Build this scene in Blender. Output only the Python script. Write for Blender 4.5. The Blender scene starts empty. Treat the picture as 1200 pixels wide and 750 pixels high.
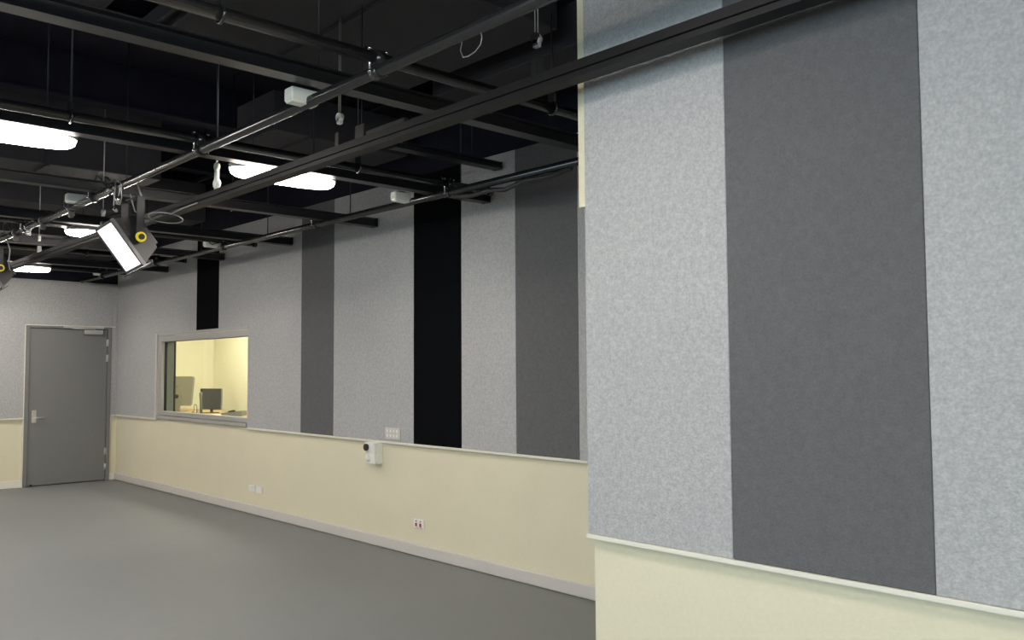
import bpy, bmesh, math, random
from mathutils import Vector, Matrix
random.seed(7)
SC = bpy.context.scene
COL = SC.collection
PI = math.pi
H = 1.55
W = -4.41            # inner face of the long right wall
N = -2.478           # face of the felt on the near projecting wall
E = 13.12            # inner face of the far wall
CZ = 3.95            # underside of the black ceiling deck

# ------------------------------------------------------------------ camera
yaw, pitch, roll = (math.radians(a) for a in (-42.984, 3.228, -0.3267))
f = Vector((math.cos(pitch)*math.cos(yaw), math.cos(pitch)*math.sin(yaw), math.sin(pitch)))
r = Vector((math.sin(yaw), -math.cos(yaw), 0)); u = r.cross(f)
r2 = math.cos(roll)*r + math.sin(roll)*u
u2 = -math.sin(roll)*r + math.cos(roll)*u
cam = bpy.data.cameras.new('camera'); co = bpy.data.objects.new('camera', cam); COL.objects.link(co)
cam.sensor_width = 36; cam.lens = 1021.54/1200*36; cam.clip_start = .05
m = Matrix((( r2.x, u2.x, -f.x), (r2.y, u2.y, -f.y), (r2.z, u2.z, -f.z))).to_4x4()
m.translation = Vector((0, 0, H)); co.matrix_world = m
SC.camera = co

# ------------------------------------------------------------------ sky, light, exposure
w = bpy.data.worlds.new('sky'); SC.world = w; w.use_nodes = True
bg = w.node_tree.nodes['Background']; bg.inputs[0].default_value = (.66, .88, 1, 1); bg.inputs[1].default_value = 8.0
SC.view_settings.view_transform = 'Standard'; SC.view_settings.look = 'None'
SC.view_settings.gamma = 1; SC.view_settings.use_curve_mapping = False
SC.view_settings.exposure = 0.0
LAMP = 46.0          # radiance of the ceiling light diffusers
def area(name, loc, size, rot, power, col, portal=False):
    l = bpy.data.lights.new(name, 'AREA'); l.shape = 'RECTANGLE'; l.size, l.size_y = size
    l.energy = power; l.color = col
    if portal: l.cycles.is_portal = True
    o = bpy.data.objects.new(name, l); o.location = loc; o.rotation_euler = rot; COL.objects.link(o)
    return o
area('window_portal', (-1.0, 4.55, 1.95), (5.4, 2.3), (math.radians(-90), 0, 0), 1, (1, 1, 1), True)

# ------------------------------------------------------------------ materials
def mat(name, col, rough=.6, metal=0., spec=.5, emit=None, estr=0., noise=None, bump=None, coat=0):
    m = bpy.data.materials.new(name); m.use_nodes = True
    nt = m.node_tree; p = nt.nodes['Principled BSDF']
    p.inputs['Base Color'].default_value = (*col, 1); p.inputs['Roughness'].default_value = rough
    p.inputs['Metallic'].default_value = metal; p.inputs['Specular IOR Level'].default_value = spec
    p.inputs['Coat Weight'].default_value = coat
    if emit:
        p.inputs['Emission Color'].default_value = (*emit, 1); p.inputs['Emission Strength'].default_value = estr
    if noise or bump:
        tc = nt.nodes.new('ShaderNodeTexCoord')
    if noise:     # list of (scale, amount); darkens and lightens around the base colour
        last = None
        for sc, am in noise:
            n = nt.nodes.new('ShaderNodeTexNoise'); n.inputs['Scale'].default_value = sc; n.inputs['Detail'].default_value = 3
            nt.links.new(tc.outputs['Object'], n.inputs['Vector'])
            mr = nt.nodes.new('ShaderNodeMapRange')
            mr.inputs['From Min'].default_value = .3; mr.inputs['From Max'].default_value = .7
            mr.inputs['To Min'].default_value = 1-am; mr.inputs['To Max'].default_value = 1+am
            nt.links.new(n.outputs['Fac'], mr.inputs['Value'])
            if last is None: last = mr.outputs['Result']
            else:
                mu = nt.nodes.new('ShaderNodeMath'); mu.operation = 'MULTIPLY'
                nt.links.new(last, mu.inputs[0]); nt.links.new(mr.outputs['Result'], mu.inputs[1]); last = mu.outputs[0]
        vm = nt.nodes.new('ShaderNodeVectorMath'); vm.operation = 'SCALE'
        vm.inputs[0].default_value = col
        nt.links.new(last, vm.inputs['Scale']); nt.links.new(vm.outputs[0], p.inputs['Base Color'])
    if bump:
        n = nt.nodes.new('ShaderNodeTexNoise'); n.inputs['Scale'].default_value = bump[0]; n.inputs['Detail'].default_value = 4
        nt.links.new(tc.outputs['Object'], n.inputs['Vector'])
        b = nt.nodes.new('ShaderNodeBump'); b.inputs['Strength'].default_value = bump[1]; b.inputs['Distance'].default_value = .01
        nt.links.new(n.outputs['Fac'], b.inputs['Height']); nt.links.new(b.outputs['Normal'], p.inputs['Normal'])
    return m
M = {}
M['felt_light'] = mat('light grey felt', (.44, .44, .437), .95, spec=.1, noise=[(42, .09), (105, .12), (2.0, .02)], bump=(140, .35))
M['felt_mid'] = mat('charcoal grey felt', (.135, .134, .137), .95, spec=.1, noise=[(45, .07), (130, .08)], bump=(140, .3))
M['felt_black'] = mat('black felt', (.0045, .005, .006), .95, spec=.03, noise=[(60, .12)], bump=(140, .25))
M['paint_beige'] = mat('beige wall paint', (.74, .69, .515), .75, spec=.2, noise=[(3, .015), (60, .02)], bump=(90, .06))
M['paint_cream'] = mat('cream trim paint', (.80, .77, .66), .5, spec=.4)
M['paint_black'] = mat('black ceiling paint', (.009, .009, .017), .85, spec=.2, noise=[(6, .2)])
M['duct'] = mat('charcoal duct paint', (.030, .029, .034), .7, spec=.3, noise=[(4, .12), (30, .05)])
M['beam'] = mat('black steel beam paint', (.013, .013, .016), .42, spec=.5, noise=[(14, .12)])
M['rail'] = mat('black rail paint', (.006, .006, .007), .55, spec=.3)
M['pipe'] = mat('black satin steel pipe', (.02, .02, .021), .2, metal=.0, spec=.8, noise=[(20, .1)])
M['rubber'] = mat('black rubber', (.015, .015, .016), .6)
M['floor'] = mat('grey vinyl floor', (.215, .223, .222), .55, spec=.3, noise=[(.7, .03), (9, .015), (160, .03)])
M['baseboard'] = mat('off white baseboard paint', (.62, .585, .55), .5, spec=.4)
M['door'] = mat('grey door paint', (.20, .20, .196), .6, spec=.3, noise=[(60, .03)])
M['frame'] = mat('light grey aluminium frame', (.42, .41, .39), .5, metal=.1, noise=[(30, .03)])
M['reveal'] = mat('grey green fabric reveal', (.25, .275, .25), .9)
M['white'] = mat('white plastic', (.82, .82, .76), .4, spec=.4)
M['boxcream'] = mat('cream junction box plastic', (.9, .9, .82), .45)
M['metal'] = mat('brushed metal', (.72, .72, .70), .3, metal=.9)
M['chrome'] = mat('bright zinc plated steel', (.8, .8, .8), .2, metal=1)
M['red'] = mat('red plastic', (.42, .02, .015), .4)
M['yellow'] = mat('yellow plastic', (.85, .68, .02), .4)
M['black'] = mat('black plastic', (.012, .012, .012), .35)
M['lamp_body'] = mat('dark grey lamp casting', (.016, .016, .017), .5, noise=[(80, .15)])
M['lamp_rim'] = mat('grey lamp rim', (.07, .067, .068), .4)
M['diffuser'] = mat('ceiling light diffuser', (.9, .9, .9), .4, emit=(1, .93, .86), estr=LAMP)
M['stage_glow'] = mat('stage light lens', (.9, .9, .95), .3, emit=(.93, .94, 1), estr=1.6)
M['housing'] = mat('pale grey light housing', (.5, .5, .48), .5)
M['cable'] = mat('grey cable sheath', (.30, .29, .28), .5)
M['wire'] = mat('steel wire', (.45, .45, .45), .35, metal=.7)
M['cr_wall'] = mat('pale yellow wall paint', (.88, .85, .67), .8, noise=[(3, .02)])
M['cr_lamp'] = mat('control room panel lamp', (.9, .9, .9), .5, emit=(1, .95, .80), estr=19)
M['wood'] = mat('light brown desk top', (.45, .29, .13), .5, noise=[(12, .15)])
M['silver'] = mat('silver computer casing', (.30, .31, .29), .4, metal=.2)
M['screen'] = mat('dark screen glass', (.035, .038, .045), .3)
M['paper'] = mat('white paper', (.85, .84, .76), .8)
M['greyplastic'] = mat('grey green plastic', (.22, .24, .22), .5)
g = bpy.data.materials.new('window glass'); g.use_nodes = True; nt = g.node_tree; nt.nodes.clear()
o_ = nt.nodes.new('ShaderNodeOutputMaterial'); mx = nt.nodes.new('ShaderNodeMixShader'); tr = nt.nodes.new('ShaderNodeBsdfTransparent')
gl = nt.nodes.new('ShaderNodeBsdfGlossy'); lw = nt.nodes.new('ShaderNodeLayerWeight'); fr = nt.nodes.new('ShaderNodeMath'); fr.operation = 'POWER'; fr.inputs[1].default_value = 4
tr.inputs[0].default_value = (.97, .99, .96, 1); gl.inputs['Roughness'].default_value = .02
lw.inputs[0].default_value = .5; nt.links.new(lw.outputs['Facing'], fr.inputs[0]); fm = nt.nodes.new('ShaderNodeMath'); fm.operation = 'MULTIPLY_ADD'; fm.inputs[1].default_value = .35; fm.inputs[2].default_value = .03; nt.links.new(fr.outputs[0], fm.inputs[0]); nt.links.new(fm.outputs[0], mx.inputs[0]); nt.links.new(tr.outputs[0], mx.inputs[1]); nt.links.new(gl.outputs[0], mx.inputs[2]); nt.links.new(mx.outputs[0], o_.inputs[0])
M['glass'] = g

# ------------------------------------------------------------------ helpers
def V(*a): return Vector(a)
class MB:
    def __init__(s): s.bm = bmesh.new(); s.mi = 0
    def hexa(s, c):      # 8 corners, bottom ring then top ring
        v = [s.bm.verts.new(p) for p in c]
        for q in ((0,3,2,1), (4,5,6,7), (0,1,5,4), (1,2,6,5), (2,3,7,6), (3,0,4,7)):
            fc = s.bm.faces.new([v[i] for i in q]); fc.material_index = s.mi
        return s
    def box(s, a, b):
        x0, x1 = sorted((a[0], b[0])); y0, y1 = sorted((a[1], b[1])); z0, z1 = sorted((a[2], b[2]))
        return s.hexa([(x0,y0,z0),(x1,y0,z0),(x1,y1,z0),(x0,y1,z0),(x0,y0,z1),(x1,y0,z1),(x1,y1,z1),(x0,y1,z1)])
    def bbox(s, a, b, w=.004, seg=2):      # bevelled box
        t = bmesh.new(); x0, x1 = sorted((a[0], b[0])); y0, y1 = sorted((a[1], b[1])); z0, z1 = sorted((a[2], b[2]))
        bmesh.ops.create_cube(t, size=1)
        for v in t.verts: v.co = V((x0+x1)/2+v.co.x*(x1-x0), (y0+y1)/2+v.co.y*(y1-y0), (z0+z1)/2+v.co.z*(z1-z0))
        bmesh.ops.bevel(t, geom=t.edges[:], offset=w, segments=seg, affect='EDGES')
        return s.merge(t)
    def merge(s, t, mtx=None):
        if mtx is not None: t.transform(mtx)
        mp = {v: s.bm.verts.new(v.co) for v in t.verts}
        for fc in t.faces:
            n = s.bm.faces.new([mp[v] for v in fc.verts]); n.smooth = fc.smooth; n.material_index = s.mi
        t.free(); return s
    def tube(s, pts, rad, n=10, cap=True):
        pts = [Vector(p) for p in pts]; rings = []
        up = None
        for i, p in enumerate(pts):
            d = (pts[min(i+1, len(pts)-1)] - pts[max(i-1, 0)]).normalized()
            if up is None: up = V(0,0,1) if abs(d.z) < .9 else V(1,0,0)
            a = d.cross(up).normalized(); b = a.cross(d).normalized(); up = b
            rr = rad[i] if isinstance(rad, (list, tuple)) else rad
            rings.append([s.bm.verts.new(p + rr*(math.cos(2*PI*k/n)*a + math.sin(2*PI*k/n)*b)) for k in range(n)])
        for q in range(len(rings)-1):
            for k in range(n):
                fc = s.bm.faces.new((rings[q][k], rings[q][(k+1)%n], rings[q+1][(k+1)%n], rings[q+1][k])); fc.smooth = True; fc.material_index = s.mi
        if cap:
            for rg in (rings[0][::-1], rings[-1]): fc = s.bm.faces.new(rg); fc.material_index = s.mi
        return s
    def extr(s, prof, a, b, axis):   # profile (p,q) swept from a to b along axis 0/1/2
        def P(p, t):
            if axis == 0: return (t, p[0], p[1])
            if axis == 1: return (p[0], t, p[1])
            return (p[0], p[1], t)
        A = [s.bm.verts.new(P(p, a)) for p in prof]; B = [s.bm.verts.new(P(p, b)) for p in prof]; n = len(prof)
        for k in range(n): s.bm.faces.new((A[k], A[(k+1)%n], B[(k+1)%n], B[k]))
        s.bm.faces.new(A[::-1]); s.bm.faces.new(B); return s
    def torus(s, c, R, rad, ax='z', n=24, m=8, sx=1):
        pts = []
        for k in range(n+1):
            a = 2*PI*k/n; p, q = R*math.cos(a)*sx, R*math.sin(a)
            pts.append(V(*c) + (V(p,q,0) if ax == 'z' else V(p,0,q) if ax == 'y' else V(0,p,q)))
        return s.tube(pts, rad, m, False)
    def build(s, name, m, parent=None, loc=None, **kw):
        bmesh.ops.recalc_face_normals(s.bm, faces=s.bm.faces[:])
        me = bpy.data.meshes.new(name); s.bm.to_mesh(me); s.bm.free()
        for q in (m if isinstance(m, (list, tuple)) else [m]): me.materials.append(M[q])
        o = bpy.data.objects.new(name, me); COL.objects.link(o)
        if parent is not None:
            o.parent = parent
            if loc is None: o.matrix_parent_inverse = Matrix.Identity(4)
        if loc is not None: o.location = loc
        for k, v in kw.items(): o[k] = v
        return o
def thing(name, loc, label, cat, group=None, rot=(0,0,0)):
    o = bpy.data.objects.new(name, None); o.empty_display_size = .1; COL.objects.link(o)
    o.location = loc; o.rotation_euler = rot; o['label'] = label; o['category'] = cat
    if group: o['group'] = group
    return o
def tag(o, label, cat, group=None):
    o['label'] = label; o['category'] = cat
    if group: o['group'] = group
    return o
def st(o, label=None):
    o['kind'] = 'structure'
    if label: o['label'] = label
    return o
def copy_tree(o, parent=None, loc=None):
    c = o.copy(); COL.objects.link(c); c.parent = parent
    if loc is not None: c.location = loc
    for ch in [q for q in o.children]: copy_tree(ch, c)
    return c

# ================================================================== SETTING
XB, YL = -3.6, 4.6      # back wall and left wall
st(MB().box((XB-.2, -7, -.1), (14.6, YL+.2, 0)).build('floor', 'floor'), 'grey vinyl floor running to the walls')
st(MB().box((XB-.2, -7, CZ), (14.6, YL+.2, CZ+.1)).build('ceiling', 'paint_black'), 'black painted ceiling deck above the pipes')

# long right wall with the control room window opening
wx0, wx1, wz0, wz1 = 8.99, 11.60, .935, 2.045
T = .15
b = MB()
for x0, x1, z0, z1 in ((2.0, wx0, 0, CZ), (wx1, E+.2, 0, CZ), (wx0, wx1, 0, wz0), (wx0, wx1, wz1, CZ)):
    b.box((x0, W-.025-T, z0), (x1, W-.025, z1))
wall_r = st(b.build('wall_right', 'paint_beige'), 'long wall, beige below and striped felt above')
FT = 3.19            # top of felt
def felt(x0, x1, z0, z1, m, par, y, lab=None, t=.024, join=False):
    b = MB().box((x0, y-t, z0), (x1, y, z1)) if join else MB().bbox((x0+.0006, y-t, z0), (x1-.0006, y, z1), .0025, 1)
    o = b.build('felt_panel', m, par)
    if lab: o['label'] = lab
    return o
P = .6275; x0 = 4.065
edges = [(E-.002, x0+10*P+0.0, 'l')]
xg0, xg1, xg2, xg3 = 4.065, 4.693, 5.322, 5.953
xp0, xp1, xk0, xk1 = 7.222, 7.836, 9.743, 10.365
DZ = .93
felt(2.2, xg0, DZ, FT, 'felt_light', wall_r, W, 'pale grey felt panel')
felt(xg0, xg1, DZ, FT, 'felt_mid', wall_r, W, 'charcoal felt stripe')
felt(xg1, xg2, DZ, FT, 'felt_light', wall_r, W)
felt(xg2, xg3, DZ, FT, 'felt_black', wall_r, W, 'black felt stripe')
felt(xg3, xp0, DZ, FT, 'felt_light', wall_r, W)
felt(xp0, xp1, DZ, FT, 'felt_mid', wall_r, W, 'charcoal felt stripe')
felt(xp1, wx0, DZ, FT, 'felt_light', wall_r, W, join=True)
felt(wx0, xk0, wz1, FT, 'felt_light', wall_r, W, join=True)
felt(xk0, xk1, wz1, FT, 'felt_black', wall_r, W, 'short black felt stripe above the window')
felt(xk1, wx1, wz1, FT, 'felt_light', wall_r, W, join=True)
felt(wx1, E-.001, DZ, FT, 'felt_light', wall_r, W, join=True)
MB().box((2.2, W-.024, FT), (E, W-.004, CZ)).build('upper_band', 'paint_black', wall_r, label='black painted strip above the felt')
st(MB().bbox((2.2, W-.03, .912), (wx0-.0, W+.012, .9295), .003).build('trim_1', 'paint_cream'), 'thin cream rail under the felt on the long wall')
st(MB().bbox((wx1, W-.03, .912), (E-.03, W+.012, .9295), .003).build('trim_2', 'paint_cream'), 'thin cream rail between window and corner')
st(MB().extr([(W-.026, .012), (W-.006, .012), (W-.006, .092), (W-.012, .1), (W-.026, .1)], 2.2, E, 0).build('baseboard_right', 'baseboard'), 'off white baseboard of the long wall')

# far wall with the door
dy0, dy1, dh = -4.335, -3.228, 2.184
b = MB()
for y0, y1, z0, z1 in ((W-.33, dy0, 0, CZ), (dy1, YL+.2, 0, CZ), (dy0, dy1, dh, CZ)):
    b.box((E+.025, y0, z0), (E+.2, y1, z1))
b.box((E+.12, dy0-.01, 0), (E+.2, dy1+.01, dh+.01))
wall_f = st(b.build('wall_far', 'paint_beige'), 'far end wall, beige below and felt above')
def ffelt(y0, y1, z0, z1):
    return MB().bbox((E, y0, z0), (E+.024, y1, z1), .0025, 1).build('felt_panel', 'felt_light', wall_f)
ffelt(W, dy0-.004, DZ, 2.80); ffelt(dy0-.004, dy1+.012, dh+.006, 2.80); ffelt(dy1+.012, YL, DZ, 2.80)
MB().box((E+.004, W-.02, 2.812), (E+.024, YL, CZ)).build('upper_band', 'paint_black', wall_f, label='black painted strip above the felt')
st(MB().bbox((E-.028, -3.66, 2.80), (E+.02, YL, 2.812), .003).build('trim_3', 'frame'), 'light ledge along the top of the far wall felt')
st(MB().bbox((E-.012, dy1+.012, .912), (E+.025, YL, .9295), .003).build('trim_4', 'paint_cream'), 'thin cream rail left of the door')
st(MB().bbox((E-.012, W, .912), (E+.025, dy0-.004, .9295), .003).build('trim_5', 'paint_cream'), 'thin cream rail between door and corner')
b = MB(); b.bbox((E+.006, W, .003), (E+.026, dy0-.002, .1), .004); b.bbox((E+.006, dy1+.002, .003), (E+.026, YL, .1), .004)
st(b.build('baseboard_far', 'paint_cream'), 'white baseboard of the far wall')
st(MB().bbox((E-.004, dy1+.001, .0), (E+.024, dy1+.012, dh+.012), .001).build('trim_6', 'paint_cream'), 'pale edge strip beside the door frame')
st(MB().bbox((E-.004, W+.02, dh+.0005), (E+.024, dy1+.012, dh+.011), .001).build('trim_7', 'paint_cream'), 'pale edge strip over the door frame')

# door
door = thing('door_1', (E, (dy0+dy1)/2, 0), 'grey door in the far wall', 'door'); del door['category']; door['kind'] = 'structure'
oy = -(dy0+dy1)/2
def db(*boxes, w=.003):
    b = MB()
    for a, c in boxes: b.bbox((a[0], a[1]+oy, a[2]), (c[0], c[1]+oy, c[2]), w)
    return b
fw = .048
db(((-.012, dy0, 0), (.11, dy0+fw, dh)), ((-.012, dy1-fw, 0), (.11, dy1, dh)), ((-.012, dy0+fw, dh-.034), (.11, dy1-fw, dh))).build('door_frame', 'door', door)
leaf = db(((.012, dy0+fw+.004, .012), (.056, dy1-fw-.006, dh-.039)), w=.002).build('door_leaf', 'door', door)
hy = dy1-fw-.075
hn = db(((.002, hy-.028, .86), (.012, hy+.028, 1.03)), w=.004).build('handle_plate', 'metal', door, label='silver lock plate')
lv = MB(); lv.tube([(.005, hy+oy, .93), (-.045, hy+oy, .93), (-.05, hy+oy-.02, .93), (-.05, hy+oy-.14, .93)], .009, 10)
lv.build('lever', 'metal', hn)
lk = MB(); lk.tube([(.004, hy+oy, .99), (-.006, hy+oy, .99)], .014, 14); lk.build('keyhole', 'chrome', hn)
for z in (1.96, 1.74, .415, .195):
    h = MB(); yy = dy0+fw+.001+oy
    h.tube([(-.006, yy, z-.05), (-.006, yy, z+.05)], .009, 10); h.box((.004, yy-.012, z-.05), (.0118, yy+.016, z+.05))
    h.build('hinge', 'metal', door)
cl = db(((-.045, -4.21, 2.075), (.012, -3.955, 2.138)), w=.006).build('closer_body', 'metal', door, label='silver door closer body')
db(((-.04, -4.22, 2.156), (-.014, -3.685, 2.182)), w=.003).build('closer_rail', 'metal', door, label='silver slide rail')
ar = MB(); ar.tube([(-.03, -4.1+oy, 2.138), (-.03, -4.1+oy, 2.152)], .01, 8); ar.tube([(-.03, -4.1+oy, 2.149), (-.03, -3.80+oy, 2.153)], .007, 8); ar.build('closer_arm', 'metal', door)
MB().tube([(.006, dy1-fw-.055+oy, .02), (-.018, dy1-fw-.055+oy, .02)], .014, 10).build('door_stop', 'rubber', door)

# near projecting wall
XN = 2.245
b = MB(); b.box((XB, N-.024-1.9, 0), (XN-.013, N-.024, 2.18)); b.box((XB, N-.024-1.9, 2.18), (2.296, N-.024, CZ))
wall_n = st(b.build('wall_near', 'paint_beige'), 'near projecting wall, cream below and felt above')
xa, xb_ = 1.613, .9775
felt(xa, XN, DZ, 3.7, 'felt_light', wall_n, N, 'pale speckled grey felt panel at the outer corner')
felt(xb_, xa, DZ, 3.7, 'felt_mid', wall_n, N, 'charcoal felt stripe')
felt(xb_-1.27, xb_, DZ, 3.7, 'felt_light', wall_n, N, 'pale speckled grey felt panel')
felt(xb_-1.27-.63, xb_-1.27, DZ, 3.7, 'felt_mid', wall_n, N, 'charcoal felt stripe')
felt(XB+.01, xb_-1.27-.63, DZ, 3.7, 'felt_light', wall_n, N)
st(MB().bbox((XB, N-.026, .914), (XN, N+.010, .9295), .002).build('trim_8', 'paint_cream'), 'thin cream rail under the near felt')
st(MB().bbox((XB, N-.026, .003), (XN-.013, N-.006, .1), .004).build('baseboard_near', 'baseboard'), 'off white baseboard of the near wall')

# back and left walls (left one with the daylight windows)
st(MB().box((XB-.2, -5, 0), (XB, YL+.2, CZ)).build('wall_back', 'felt_light'), 'grey wall behind the camera')
b = MB()
for x0_, x1_, z0, z1 in ((XB-.2, -3.5, 0, CZ), (1.5, E+.2, 0, CZ), (-3.5, 1.5, 0, .85), (-3.5, 1.5, 2.95, CZ)):
    b.box((x0_, YL, z0), (x1_, YL+.2, z1))
st(b.build('wall_left', 'felt_light'), 'grey wall opposite the long wall')
win2 = thing('window_2', (-1, YL+.1, .85), 'large daylight window in the left wall', 'window'); del win2['category']; win2['kind'] = 'structure'
b = MB()
for k in range(5): b.box((-2.5+k*1.25-.03, -.03, 0), (-2.5+k*1.25+.03, .03, 2.1))
b.box((-2.5, -.03, 0), (2.5, .03, .06)); b.box((-2.5, -.03, 2.04), (2.5, .03, 2.1))
b.build('window_frame', 'frame', win2)

# control room window in the long wall
win = thing('window_1', ((wx0+wx1)/2, W, wz0), 'aluminium framed window into the control room', 'window'); del win['category']; win['kind'] = 'structure'
ox, oz = -(wx0+wx1)/2, -wz0
def wb(name, m, *boxes, w=.003, par=win, **k):
    b = MB()
    for a, c in boxes: b.bbox((a[0]+ox, a[1], a[2]+oz), (c[0]+ox, c[1], c[2]+oz), w)
    return b.build(name, m, par, **k)
wb('casing', 'baseboard', ((wx1-.035, -.03, wz0), (wx1+.004, .016, wz1)), label='pale left jamb casing')
wb('casing', 'frame', ((wx0+.004, -.03, wz1-.036), (wx1-.035, .003, wz1-.001)), label='light grey head casing')
wb('window_frame', 'frame', ((wx0, -.06, wz1-.112), (wx1-.035, -.004, wz1-.04)), ((wx1-.15, -.06, wz0+.09), (wx1-.035, -.006, wz1-.112)),
   ((wx0, -.06, wz0+.045), (wx1-.035, -.004, wz0+.10)), ((wx0, -.06, wz0+.1), (wx0+.02, -.006, wz1-.112)))
wb('window_sill', 'frame', ((wx0-.002, -.06, wz0), (wx1-.035, .014, wz0+.04)))
wb('gasket', 'black', ((wx1-.168, -.075, wz0+.1), (wx1-.151, -.045, wz1-.112)), ((wx0+.02, -.066, wz1-.118), (wx1-.15, -.05, wz1-.1125)), w=.001)
wb('pane', 'glass', ((wx0+.02, -.06, wz0+.1), (wx1-.16, -.054, wz1-.112)), w=.0005)
rv = [((wx1-.06, -.205, wz0+.02), (wx1-.02, -.075, wz1))]
wb('reveal', 'reveal', *rv, w=.002, label='grey green fabric lined reveal')
for k in range(5):
    wb('reveal_slat', 'reveal', ((wx1-.072, -.08-.024*k-.018, wz0+.04), (wx1-.06, -.08-.024*k, wz1-.04)), w=.004)
wb('reveal', 'frame', ((wx0, -.205, wz0), (wx1-.06, -.06, wz0+.06)), w=.002)
wb('reveal', 'frame', ((wx0, -.205, wz1-.1), (wx1-.06, -.06, wz1-.04)), w=.002)
wb('inner_frame', 'rubber', ((wx1-.085, -.222, wz0+.02), (wx1-.055, -.206, wz1-.06)), w=.002, label='dark edge of the inner frame')

# ------------------------------------------------------------------ control room behind the window
cx0, cx1, cy0, cy1, cf = 8.2, 14.2, -6.35, W-.03-T, .2
b = MB(); b.box((cx1, cy0-.1, 0), (cx1+.1, cy1, 2.75)); b.box((cx0-.1, cy0-.1, 0), (cx1, cy0, 2.75)); b.box((cx0-.1, cy0, 0), (cx0, cy1, 2.75))
b.box((E+.2, cy1-.1, 0), (cx1+.1, cy1, 2.75))
st(b.build('wall_control_room', 'cr_wall'), 'pale yellow walls of the control room')
st(MB().box((cx0, cy0, cf-.1), (cx1, cy1, cf)).build('floor_control_room', 'floor'), 'floor of the control room')
st(MB().box((cx0-.1, cy0-.1, 2.75), (cx1+.1, cy1+.1, 2.82)).build('ceiling_control_room', 'paint_cream'), 'control room ceiling')
cl = thing('panel_light', (12.4, -5.5, 2.69), 'square ceiling panel light inside the control room behind the window', 'light')
MB().bbox((-.62, -.32, .02), (.62, .32, .06), .004).build('panel_frame', 'frame', cl)
MB().box((-.58, -.28, .005), (.58, .28, .019)).build('diffuser', 'cr_lamp', cl)
cl = thing('panel_light', (10.0, -5.5, 2.69), 'second ceiling panel light at the near end of the control room', 'light')
MB().bbox((-.62, -.32, .02), (.62, .32, .06), .004).build('panel_frame', 'frame', cl)
MB().box((-.58, -.28, .005), (.58, .28, .019)).build('diffuser', 'cr_lamp', cl)

dz = .955
d = thing('control_desk', (11.6, -5.3, cf), 'long light brown desk inside the control room below the window', 'desk')
MB().bbox((-2.3, -.42, dz-.035-cf), (2.3, .42, dz-cf), .004).build('desk_top', 'wood', d)
for sx in (-2.2, 2.2):
    for sy in (-.36, .36): MB().bbox((sx-.025, sy-.025, 0), (sx+.025, sy+.025, dz-.036-cf), .003).build('leg', 'frame', d)
# silver all-in-one computer, seen from behind
q = thing('desktop_computer', (12.86, -5.22, dz), 'silver all-in-one computer seen from behind at the left of the window', 'computer', rot=(0, 0, math.radians(18)))
b = MB(); t = bmesh.new(); bmesh.ops.create_cube(t, size=1)
for v in t.verts: v.co = V(v.co.x*.60, v.co.y*.03, v.co.z*.43)
bmesh.ops.bevel(t, geom=[e for e in t.edges if abs(e.verts[0].co.y-e.verts[1].co.y) > .01], offset=.02, segments=3, affect='EDGES')
b.merge(t, Matrix.Translation((0, 0, .30)) @ Matrix.Rotation(math.radians(6), 4, 'X')); b.build('casing', 'silver', q)
MB().tube([(0, .03, .37), (0, .032, .376), (0, .024, .37)], .014, 12).build('emblem', 'greyplastic', q)
b = MB(); b.hexa([(-.09, .05, .006), (.09, .05, .006), (.09, .058, .006), (-.09, .058, .006), (-.08, .018, .25), (.08, .018, .25), (.08, .026, .25), (-.08, .026, .25)])
b.bbox((-.10, -.10, 0), (.10, .07, .008), .002); b.build('stand', 'silver', q)
b = MB(); b.tube([(0, .03, .22), (0, .045, .222)], .03, 14); b.build('cable_hole', 'rubber', q)
# dark monitor
q = thing('monitor', (11.97, -5.32, dz), 'dark flat monitor standing on the desk in mid window', 'monitor', rot=(0, 0, math.radians(31)))
MB().bbox((-.17, -.012, .05), (.17, .012, .345), .004).build('bezel', 'black', q)
MB().box((-.162, .0122, .06), (.162, .0135, .337)).build('screen', 'screen', q)
MB().bbox((-.180, -.014, .05), (-.170, .014, .345), .002).build('side_edge', 'greyplastic', q, label='pale side edge')
b = MB(); b.bbox((-.09, -.08, 0), (.09, .06, .01), .003); b.bbox((-.02, -.03, .01), (.02, -.013, .12), .002); b.build('stand', 'black', q)
# curved grey telephone handset on a stand
q = thing('desk_telephone', (11.40, -4.93, dz), 'grey curved handset standing up left of the dark monitor', 'telephone', rot=(0,0,math.radians(-30)))
MB().bbox((-.06, -.05, 0), (.06, .05, .03), .006).build('base', 'greyplastic', q)
MB().tube([(.05, 0, .03), (.02, 0, .10), (-.01, 0, .18), (-.03, 0, .25), (-.03, 0, .29), (.0, 0, .30)], [.02, .018, .016, .018, .022, .018], 10).build('handset', 'greyplastic', q)
q = thing('wire_holder', (11.50, -4.90, dz), 'small wire loop holder with white papers on the desk', 'holder')
MB().tube([(-.04, 0, .0), (-.045, 0, .10), (-.02, 0, .14), (.03, 0, .145), (.05, 0, .11), (.045, 0, 0)], .004, 8).build('loop', 'black', q)
MB().bbox((-.035, -.03, 0), (.035, .03, .05), .004).build('papers', 'paper', q)
MB().torus((.0, .035, .03), .025, .004, 'y', 16).build('ring', 'black', q)
tag(MB().bbox((-.14, -.10, 0), (.14, .10, .012), .002).build('paper_stack', 'paper', loc=(11.24, -5.02, dz)), 'white papers lying on the desk before the dark monitor', 'paper')
q = thing('mixing_console', (11.04, -5.24, dz), 'low dark grey console with sloping top at the right of the desk', 'console', rot=(0, 0, math.radians(-35)))
MB().hexa([(-.2, -.12, 0), (.2, -.12, 0), (.2, .14, 0), (-.2, .14, 0), (-.2, -.12, .07), (.2, -.12, .055), (.2, .14, .035), (-.2, .14, .045)]).build('body', 'greyplastic', q)
for k in range(6):
    MB().bbox((-.17+k*.06, .02, .04), (-.155+k*.06, .06, .066), .002).build('fader', 'black', q)

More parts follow.
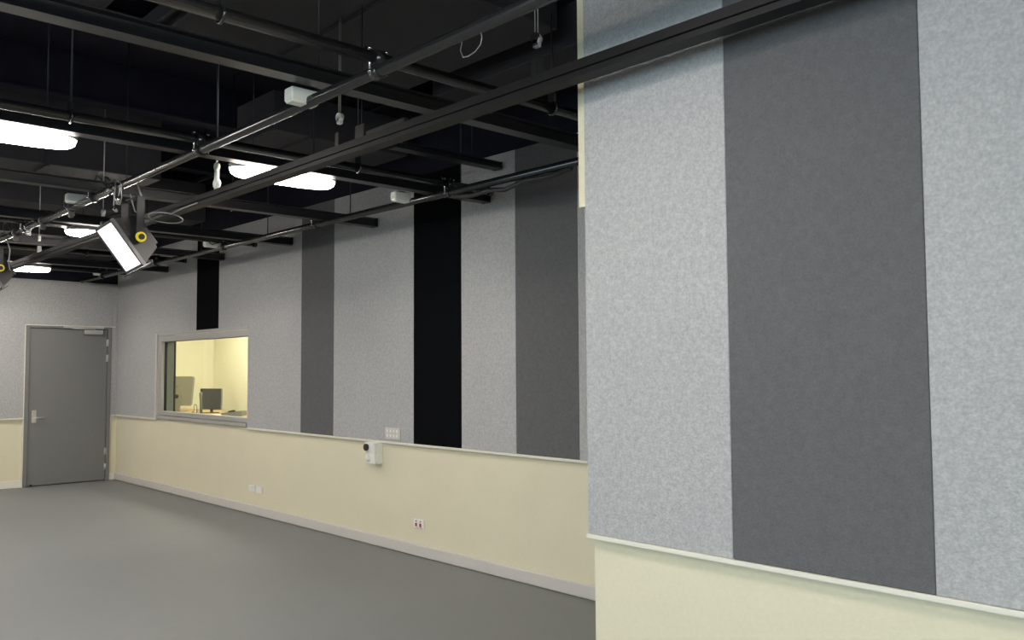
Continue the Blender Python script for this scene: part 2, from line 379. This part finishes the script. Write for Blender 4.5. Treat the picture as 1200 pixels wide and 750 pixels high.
# ================================================================== CEILING SERVICES
def rod(par, x, y, z0, z1, name='hanger_rod', rad=.005, m='beam'):
    return MB().tube([(x, y, z0), (x, y, z1)], rad, 6).build(name, m, par)
# cross beams (small I sections), running across the room
def ibeam(x, zb, ya, yb, label, h=.085, wd=.09, end=True):
    o = thing('ceiling_beam', (x, yb, zb), label, 'beam')
    t = .008; L = ya-yb
    pr = [(-wd/2, 0), (wd/2, 0), (wd/2, t), (.004, t), (.004, h-t), (wd/2, h-t), (wd/2, h), (-wd/2, h), (-wd/2, h-t), (-.004, h-t), (-.004, t), (-wd/2, t)]
    MB().extr(pr, 0, L, 1).build('beam_section', 'beam', o)
    MB().box((-wd/2-.003, -.006, -.003), (wd/2+.003, .0, h+.003)).build('end_plate', 'black', o)
    y = .25
    while y < L:
        rod(o, 0, y, h, CZ-zb); y += 1.9
    return o
beams = [(3.50, 2.865, 'first cross beam, nearest the camera, with a lit lower flange'),
         (4.985, 2.825, 'second cross beam, ending over the pale felt right of the black stripe'),
         (6.50, 2.825, 'third cross beam, ending over pale felt left of the black stripe'),
         (8.02, 2.825, 'fourth cross beam, ending between the far charcoal stripe and the window'),
         (9.60, 2.825, 'fifth cross beam, just behind the black stripe over the window'),
         (11.25, 2.825, 'sixth cross beam, ending above the left half of the window')]
BO = []
for i, (x, z, l) in enumerate(beams):
    BO.append(ibeam(x, z, YL-.3, W+.03 if i else -4.2, l, h=.075 if i else .075))
ibeam(4.83, 3.055, -3.4, W+.05, 'higher cross beam ending in the gap above the wall pipe', .05, .09)

# cross pipes and long pipes
PR = .0265
CX = [3.02, 4.79, 6.62, 8.43, 10.22, 12.05]
cz_ = [2.860, 2.866, 2.870, 2.866, 2.866, 2.866]
yend = [-3.55, -4.25, -4.2, -4.2, -4.2, -4.2]
names = ['cross pipe nearest the camera, over the top clamp', 'second cross pipe with a bright lower edge near the big lights', 'third cross pipe passing above the hanging stage light',
         'fourth cross pipe above the long wall pipe', 'fifth cross pipe near the black stripe over the window', 'sixth cross pipe near the far wall']
for i, x in enumerate(CX):
    o = thing('cross_pipe', (x, 0, cz_[i]), 'black steel ' + names[i], 'pipe', rot=(0, 0, 0))
    MB().tube([(0, YL-.4, 0), (0, yend[i], 0)], PR, 16).build('tube', 'pipe', o)
    MB().tube([(0, yend[i]-.012, 0), (0, yend[i]+.02, 0)], PR+.005, 14).build('end_cap', 'rubber', o)
    for y in (-1.36, -3.1, .4, 2.2):
        rod(o, 0, y, PR, (3.348 if i == 0 else CZ)-cz_[i], rad=.006 if i < 3 else .005, m='beam')
        c = MB(); c.torus((0, y, 0), PR+.006, .007, 'y', 14, 6); c.bbox((-.02, y-.012, PR), (.02, y+.012, PR+.05), .003)
        c.build('rod_clip', 'pipe', o)
def clamp(par, x, dz_, m='pipe'):
    # half coupler: two bands joined by a block, bolts and a swing eye
    c = MB()
    c.tube([(x-.026, 0, 0), (x+.026, 0, 0)], PR+.008, 16)
    c.tube([(x, -.026, dz_), (x, .026, dz_)], PR+.008, 16)
    c.bbox((x-.03, -.03, dz_*.3), (x+.03, .03, dz_*.8), .004)
    o = c.build('clamp', m, par)
    b = MB()
    for sy in (-1, 1):
        b.tube([(x, sy*.04, -.005), (x, sy*.04, dz_+.03)], .005, 8)
        b.tube([(x, sy*.04, dz_+.03), (x, sy*.04, dz_+.04)], .010, 6)
        b.tube([(x, sy*.04, -.012), (x, sy*.04, -.002)], .010, 6)
        b.tube([(x+.036, sy*.01, dz_), (x+.036, sy*.04, dz_+.055)], .005, 6)
    b.build('bolts', 'chrome', o)
    return o
lab = {-2.05: 'long black lighting pipe carrying the stage lights', -3.86: 'long black lighting pipe running beside the long wall',
       -.25: 'long lighting pipe above the room centre', 1.6: 'long lighting pipe over the left half of the room'}
for y in (-2.05, -3.86, 1.6):
    zz = 2.805
    o = thing('lighting_pipe', (0, y, zz), lab[y], 'pipe')
    MB().tube([(-2.8, 0, 0), (12.72 if y != -3.86 else 12.9, 0, 0)] if y != -3.86 else [(2.32, 0, 0), (12.9, 0, 0)], PR, 20).build('tube', 'pipe', o)
    for i, x in enumerate(CX): clamp(o, x, cz_[i]-zz)
    if y == -3.86:
        MB().tube([(4.75+.0, 0, -.03), (4.55, -.01, -.055), (4.35, .0, -.05), (4.2, 0, -.07), (4.0, 0, -.04), (3.8, 0, -.05), (3.6, 0, -.03)], .016, 8).build('cable_bundle', 'rubber', o, label='black cable bundle slung under the pipe')
    if y == -2.05:
        MB().tube([(2.36, 0, -.02), (2.352, 0, -.045), (2.36, 0, -.07), (2.39, 0, -.088), (2.43, 0, -.095), (2.46, 0, -.09), (2.475, 0, -.06), (2.465, 0, -.03)], .002, 6).build('tie_wire', 'wire', o, label='small loop of tie wire under the pipe')
        # power cable wrapped along the pipe between the stage lights
        pts = []
        for k in range(0, 120):
            x = 6.3+k*.027; a = k*.19+.6*math.sin(k*.21)
            pts.append((x, math.cos(a)*(PR+.006), math.sin(a)*(PR+.006)))
        MB().tube(pts[::1], .007, 6).build('power_cable', 'rubber', o, label='black power cable wound round the pipe')
        for x, h in ((7.02, .0), (8.6, .0), (8.9, .0), (6.35, 0)):
            MB().tube([(x, 0, .02), (x+.03, .03, .09), (x+.12, .03, .13), (x+.22, .02, .10), (x+.27, 0, .03)], .006, 6).build('cable_loop', 'rubber', o)
        for x in (7.15, 7.9, 8.35, 8.75):
            b = MB(); b.bbox((x-.02, -.02, -.075), (x+.02, .02, -.02), .006); b.tube([(x-.02, 0, 0), (x+.02, 0, 0)], PR+.008, 14)
            b.build('cable_plug', 'chrome' if x in (8.35,) else 'lamp_rim', o, label='grey connector strapped to the pipe')

# long suspended curtain track (square profile with a groove)
tr = thing('suspended_track', (0, -2.33, 2.61), 'long black rail with a groove hung on wires between the two lighting pipes', 'rail')
hw = .033; hh = .062
pr = [(-hw, 0), (hw, 0), (hw, .012), (hw-.010, .014), (hw-.010, .026), (hw, .028), (hw, hh), (-hw, hh), (-hw, .028), (-hw+.010, .026), (-hw+.010, .014), (-hw, .012)]
MB().extr(pr, -2.5, 12.6, 0).build('rail_section', 'rail', tr)
for x, kind in ((5.20, 'w'), (3.77, 'w'), (2.35, 'w'), (.6, 'w'), (7.3, 'w'), (9.1, 'w'), (11, 'w')):
    hz = {3.77: 3.345, 11: 3.115}.get(x, CZ)-2.61
    b = MB(); b.tube([(x-.006, 0, hh+.17), (x-.006, 0, hz)], .0022, 5); b.tube([(x+.010, 0, hh+.17), (x+.010, 0, hz)], .0022, 5)
    b.build('hanger_wire', 'wire', tr)
    b = MB(); b.tube([(x, -.012, hh+.155), (x, .012, hh+.155)], .022, 14); b.bbox((x-.014, -.012, hh+.12), (x+.014, .012, hh+.15), .003)
    b.build('pulley', 'boxcream' if x > 3 else 'chrome', tr, label='pale pulley on the wire')
    b = MB(); b.bbox((x-.018, -.018, hh), (x+.018, .018, hh+.075), .003)
    if x == 5.20:
        b.bm.free(); b = MB(); b.tube([(x, -.014, hh+.045), (x, .014, hh+.045)], .028, 16); b.bbox((x-.02, -.01, hh), (x+.02, .01, hh+.12), .003)
        b.build('hook_block', 'boxcream', tr, label='pale round hook block')
    else: b.build('hook_block', 'black', tr)
b = MB(); b.bbox((3.52, -.02, hh), (3.60, .02, hh+.07), .003); b.bbox((3.2, -.012, hh), (3.52, .012, hh+.03), .002); b.build('track_motor', 'black', tr)
rod(tr, 3.57, 0, hh+.07, 3.345-2.61, 'hanger_rod', .003)

# ducts
def duct(x0, x1, y0, y1, z0, z1, label):
    o = thing('air_duct', (x0, y0, z0), label, 'duct')
    MB().bbox((0, 0, 0), (x1-x0, y1-y0, z1-z0), .006, 1).build('casing', 'duct', o)
    y = .9
    while y < (y1-y0)-.2:
        b = MB(); b.box((-.02, y-.012, -.02), (x1-x0+.02, y+.012, 0)); b.box((-.02, y-.012, 0), (0, y+.012, z1-z0))
        b.build('flange', 'duct', o); y += 1.5
    for y in (.3, (y1-y0)-.3): rod(o, (x1-x0)/2, y, z1-z0, CZ-z0)
    return o
duct(3.15, 4.52, -3.28, -1.69, 3.35, 3.6, 'wide flat charcoal duct high above the near long pipe')
duct(3.15, 4.52, -3.90, -3.50, 3.35, 3.6, 'short charcoal duct piece beside the wide flat duct')
duct(2.9, 4.50, -1.42, 4.0, 3.35, 3.6, 'wide flat charcoal duct at the upper left corner')
duct(7.52, 7.92, -2.87, 4.2, 3.2, 3.78, 'deep charcoal duct behind the nearest big light')
duct(9.2, 9.6, -4.0, 4.2, 3.18, 3.6, 'charcoal duct above the middle of the long wall')
duct(10.9, 11.4, -4.0, 4.2, 3.12, 3.6, 'charcoal duct above the window')
duct(12.4, 12.9, -4.2, 4.2, 3.1, 3.6, 'charcoal duct along the top of the far wall')
duct(5.75, 6.35, -4.2, -3.0, 3.3, 3.6, 'short charcoal duct above the black stripe')
# slotted longitudinal channel left of the wide duct
o = thing('slotted_channel', (2.2, -1.57, 3.2), 'dark slotted channel running lengthwise beside the wide flat duct', 'channel')
pr = [(-.045, 0), (-.03, 0), (-.03, .05), (.03, .05), (.03, 0), (.045, 0), (.045, .07), (-.045, .07)]
MB().extr(pr, 0, 2.2, 0).build('channel_section', 'duct', o)
MB().box((0, -.03, .035), (2.2, .03, .05)).build('slot', 'black', o)
# ceiling joists under the deck, black
for k, x in enumerate([-2.5, -.7, 1.1, 2.7, 5.2, 7.0, 8.7, 10.4, 12.1]):
    tg = ['nearest', 'second', 'third', 'fourth', 'fifth', 'sixth', 'seventh', 'eighth', 'farthest'][k]
    o = MB().extr([(-.08, 0), (.08, 0), (.08, .02), (.01, .02), (.01, .35), (-.01, .35), (-.01, .02), (-.08, .02)], W-.02, YL, 1).build('ceiling_joist', 'paint_black', loc=(x, 0, CZ-.351))
    tag(o, tg + ' deep black joist under the ceiling deck, counted from the camera end', 'joist')
# long black conduit runs for clutter
for k, (y, z, rr) in enumerate([(-4.1, 3.72, .025)]):
    o = MB().tube([(2.4, 0, 0), (12.8, 0, 0)], rr, 10).build('conduit', 'beam', loc=(0, y, z))
    tag(o, 'thick black conduit close under the ceiling deck along the long wall', 'conduit')

# ------------------------------------------------------------------ oval ceiling lights
def light_mesh(zs, k, thick, sgn):
    t = bmesh.new()
    n = 40; L, B = .37, .135
    def ring(s, z):
        r = []
        for i in range(n):
            a = 2*PI*i/n; c, s_ = math.cos(a), math.sin(a)
            e = .86
            r.append(t.verts.new((B*s*math.copysign(abs(s_)**e, s_), (L-(1-s)*.12)*math.copysign(abs(c)**e, c)*1.0, z)))
        return r
    rs = [ring(s, z) for s, z in zs]
    for a, b2 in zip(rs[:-1], rs[1:]):
        for i in range(n):
            fc = t.faces.new((a[i], a[(i+1)%n], b2[(i+1)%n], b2[i])); fc.smooth = True
    t.faces.new(rs[0][::-1]); t.faces.new(rs[-1])
    return t
def make_light():
    o = thing('ceiling_light', (0, 0, 0), '', 'light')
    MB().merge(light_mesh([(1.0, 0), (.99, -.026), (.93, -.044), (.74, -.058), (.38, -.065)], 0, 0, 1)).build('diffuser', 'diffuser', o)
    MB().merge(light_mesh([(1.035, -.016), (1.045, .010), (.9, .03), (.7, .045), (.5, .055)], 0, 0, 1)).build('housing', 'housing', o)
    for sy in (-.22, .22):
        b = MB(); b.bbox((-.015, sy-.02, .05), (.015, sy+.02, .09), .003); b.build('bracket', 'housing', o)
        b = MB(); b.tube([(0, sy, .088), (0, sy, CZ-2.86)], .004, 6); b.build('hanger_rod', 'beam', o)
    return o
LZ = 2.848
proto = make_light()
ll = {(5.18, -1.13): 'long glowing oval light at the left edge, nearest the camera', (5.18, -2.78): 'glowing oval light crossed by the suspended rail, in the middle',
      (8.47, -2.75): 'glowing oval light partly behind the stage light', (11.85, -2.80): 'glowing oval light farthest away near the end wall'}
first = True
for x in (-1.4, 1.88, 5.18, 8.47, 11.85):
    for y in (-2.78, -1.13, .52, 2.17):
        if x < 2 and y == -2.78: continue
        key = None
        for q in ll:
            if abs(q[0]-x) < .01 and abs(q[1]-y) < .06: key = q
        o = proto if first else copy_tree(proto)
        first = False
        o.location = (key[0], key[1], LZ) if key else (x, y, LZ)
        if key: o['label'] = ll[key]; o['group'] = 'oval ceiling lights'
        else:
            o['label'] = 'oval ceiling light, ' + {11.85: 'row nearest the door', 8.47: 'second row from the door', 5.18: 'middle row', 1.88: 'fourth row from the door', -1.4: 'row nearest the back wall'}[x] + ', ' + {-2.78: 'beside the suspended rail', -1.13: 'second from the long wall', .52: 'third from the long wall', 2.17: 'farthest from the long wall'}[y]
            pass
        o['group'] = 'oval ceiling lights'

# ------------------------------------------------------------------ cream junction boxes
for x, y, z, l in ((3.60, -2.02, 2.825, 'cream junction box nearest the camera, half behind the stage light pipe'),
                (7.0, -2.04, 2.852, 'cream junction box beside the stage light, left of its clamp'),
                (5.26, -3.78, 2.832, 'cream junction box just left of the wide black stripe'),
                (8.55, -3.78, 2.845, 'cream junction box with a black cable over it, above the window stripe'),
                (12.1, -3.83, 2.855, 'cream junction box farthest away near the far corner')):
    o = thing('junction_box', (x, y, z), l, 'box')
    MB().bbox((-.036, -.072, -.032), (.036, .072, .032), .005).build('body', 'boxcream', o)
    MB().bbox((-.030, -.066, -.037), (.030, .066, -.0322), .002).build('cover', 'boxcream', o)
    MB().bbox((-.02, -.03, .0325), (.02, .03, .042), .002).build('bracket', 'beam', o)
    if abs(x-8.55) < .01:
        MB().tube([(-.042, .05, .036), (-.042, .035, .0), (-.042, .005, -.014), (-.042, -.03, .004), (-.042, -.08, .008)], .005, 6).build('cable', 'rubber', o)

# ------------------------------------------------------------------ stage lights hanging from the long pipe
def stage_light(x, label, dy=0, dz=0):
    o = thing('stage_light', (x, -2.05, 2.805), label, 'stage light')
    rz = Matrix.Rotation(math.radians(5), 3, 'Z') @ Matrix.Rotation(math.radians(9), 3, 'Y'); n = rz @ V(0, .82, -.57); l = rz @ V(0, -.57, -.82); a = rz @ V(1, 0, 0)        # emitting normal, long axis, pipe axis
    c = V(-.02, -.005+dy, -.415+dz)                                            # centre of the front face
    B = Matrix((( a.x, l.x, n.x, c.x), (a.y, l.y, n.y, c.y), (a.z, l.z, n.z, c.z), (0, 0, 0, 1)))
    def part(name, m, f, par=o, **k):
        b = MB(); f(b); b.bm.transform(B); return b.build(name, m, par, **k)
    hw, hl = .120, .174
    def body(b):
        b.hexa([(-hw*.86, -hl*.72, -.175), (hw*.86, -hl*.72, -.175), (hw*.86, hl*.72, -.175), (-hw*.86, hl*.72, -.175),
                (-hw, -hl, -.022), (hw, -hl, -.022), (hw, hl, -.022), (-hw, hl, -.022)])
    h = part('housing', 'lamp_body', body)
    for k in range(6):
        part('cooling_fin', 'lamp_body', lambda b: b.box((-hw*.75+k*.036, -hl*.6, -.205), (-hw*.75+k*.036+.006, hl*.6, -.1755)), h)
    def rim(b):
        w_ = .010
        b.bbox((-hw-.008, -hl-.008, -.0215), (-hw+w_, hl+.008, .008), .003); b.bbox((hw-w_, -hl-.008, -.0215), (hw+.008, hl+.008, .008), .003)
        b.bbox((-hw+w_, -hl-.008, -.0215), (hw-w_, -hl+w_, .008), .003); b.bbox((-hw+w_, hl-w_, -.0215), (hw-w_, hl+.008, .008), .003)
    part('front_rim', 'lamp_rim', rim)
    part('lens_panel', 'stage_glow', lambda b: b.box((-hw+.011, -hl+.012, -.021), (hw-.011, hl-.012, .004)))
    part('frame_clip', 'lamp_rim', lambda b: (b.bbox((-hw-.02, hl+.010, -.05), (hw+.02, hl+.018, .025), .002)))
    pv = B @ V(0, 0, -.11)
    y = MB()
    for s in (-1, 1):
        xx = pv.x + s*.150
        y.bbox((xx-.004, pv.y-.025, pv.z-.03), (xx+.004, pv.y+.025, -.075), .002)
    y.bbox((pv.x-.154, pv.y-.025, -.08), (pv.x+.154, pv.y+.025, -.072), .002)
    yk = y.build('yoke', 'lamp_body', o)
    for s in (-1, 1):
        k = MB(); k.tube([(pv.x+s*.155, pv.y, pv.z), (pv.x+s*.172, pv.y, pv.z)], .034, 20); kn = k.build('knob', 'yellow', o, label='yellow round tilt knob')
        k = MB(); k.tube([(pv.x+s*.1725, pv.y, pv.z), (pv.x+s*.184, pv.y, pv.z)], .020, 14); k.build('knob_core', 'black', kn)
        k = MB(); k.tube([(pv.x+s*.09, pv.y, pv.z), (pv.x+s*.146, pv.y, pv.z)], .02, 12); k.build('pivot', 'lamp_body', o)
    # hook clamp on the pipe
    k = MB(); k.tube([(-.02, 0, 0), (.02, 0, 0)], PR+.011, 16); k.bbox((-.018, -.022, -.072), (.018, .022, -.02), .004)
    k.tube([(0, pv.y*.5, -.10), (0, 0, -.05)], .008, 8); k.build('hook_clamp', 'pipe', o)
    k = MB(); k.tube([(0, .03, -.03), (0, .075, -.03)], .006, 8); k.bbox((-.02, .07, -.036), (.02, .08, -.024), .002)
    k.build('wing_bolt', 'chrome', o)
    MB().tube([(-.05, .02, -.13), (-.05, .02, -.06)], .014, 10).build('shackle', 'chrome', o); MB().tube([(-.075, .04, -.18), (-.03, .03, -.155)], .013, 10).build('swivel_pin', 'chrome', o)
    # safety cable and power lead
    k = MB(); k.tube([(-.03, .03, .03), (-.08, .05, -.02), (-.10, .06, -.08), (-.09, .06, -.15)], .004, 6)
    k.tube([(-.06, .04, .035), (-.13, .03, .0), (-.12, .02, -.09), (-.09, .02, -.14)], .004, 6)
    k.torus((-.02, .02, -.03), .06, .004, 'y', 20, 6)
    k.build('safety_wire', 'wire', o)
    k = MB(); k.tube([(-.02, -.03, .03), (-.09, -.09, .02), (-.13, -.11, -.08), (-.13, -.10, -.20), (-.10, -.12, -.27), (-.05, -.18, -.30)], .006, 8)
    k.build('power_lead', 'cable', o, label='grey power lead')
    k = MB(); k.tube([(.05, .03, .03), (.10, .04, .07), (.18, .03, .09), (.25, .0, .05), (.22, -.02, 0), (.12, .02, -.04)], .007, 8); k.build('power_lead', 'rubber', o)
    return o
stage_light(6.12, 'lit black stage light with yellow knob hanging below the long pipe')
stage_light(9.55, 'second stage light, half cut off by the left edge of the picture', .07, .09)
# grey cable coil lying beside the suspended rail
o = thing('cable_coil', (6.0, -2.28, 2.60), 'grey cable coiled in a loop hanging beside the suspended rail', 'cable')
k = MB(); pts = [(-.04+.16*math.cos(a), -.03+.10*math.sin(a), .02*math.sin(a)) for a in [i*2*PI/28 for i in range(29)]]
k.tube(pts, .0045, 6, False); k.build('coil', 'cable', o)
MB().tube([(-.2, .0, .0), (-.4, .005, .01), (-.65, .01, .012)], .0045, 6).build('tail', 'cable', o)
MB().tube([(.12, 0, 0), (.12, .12, .05), (.1, .16, .16)], .0045, 6).build('tail', 'cable', o)

# ================================================================== WALL FITTINGS
# white sensor / camera box below the rail
o = thing('wall_sensor', (6.51, W-.024, .725), 'white box with a black camera eye mounted on the long wall under the rail', 'sensor')
MB().bbox((-.075, 0, .0), (.075, .062, .19), .005).build('back_box', 'white', o)
MB().bbox((-.073, .0625, .098), (.073, .095, .188), .006).build('front_cover', 'white', o); MB().bbox((-.073, .0625, .002), (.073, .086, .093), .006).build('front_cover', 'white', o)
MB().tube([(.032, .0955, .145), (.032, .115, .145)], .030, 20).build('camera_lens', 'black', o, label='round black eye')
b = MB(); b.tube([(.02, .0865, .047), (.02, .102, .046), (.02, .112, .045)], [.030, .026, .012], 16); b.build('motion_dome', 'white', o)
# beige eight-button plate
o = thing('button_plate', (6.245, W, .952), 'pale plate with eight buttons on the grey felt left of the wide black stripe', 'switch')
MB().bbox((-.112, 0, 0), (.112, .010, .098), .003).build('plate', 'baseboard', o)
for i in range(4):
    for j in range(2):
        MB().bbox((-.083+i*.047, .0105, .018+j*.040), (-.058+i*.047, .016, .042+j*.040), .003).build('button', 'white', o)
for x, l in ((8.89, 'left one of the pair of white wall plates low on the beige wall'), (8.73, 'right one of the pair of white wall plates low on the beige wall')):
    o = thing('wall_plate', (x, W-.024, .243), l, 'socket')
    MB().bbox((-.072, 0, 0), (.072, .012, .068), .003).build('plate', 'white', o)
    MB().bbox((-.05, .0122, .02), (-.01, .0145, .048), .001).build('insert', 'white', o)
    MB().bbox((.01, .0122, .02), (.05, .0145, .048), .001).build('insert', 'white', o)
o = thing('power_outlet', (5.90, W-.024, .238), 'white outlet with four red inserts low on the beige wall', 'socket')
MB().bbox((-.07, 0, 0), (.07, .012, .07), .003).build('plate', 'white', o)
for sx in (-.028, .030):
    MB().bbox((sx-.012, .0123, .010), (sx+.012, .017, .038), .002).build('red_switch', 'red', o)
    MB().bbox((sx-.010, .0123, .048), (sx+.008, .015, .058), .002).build('red_indicator', 'red', o)
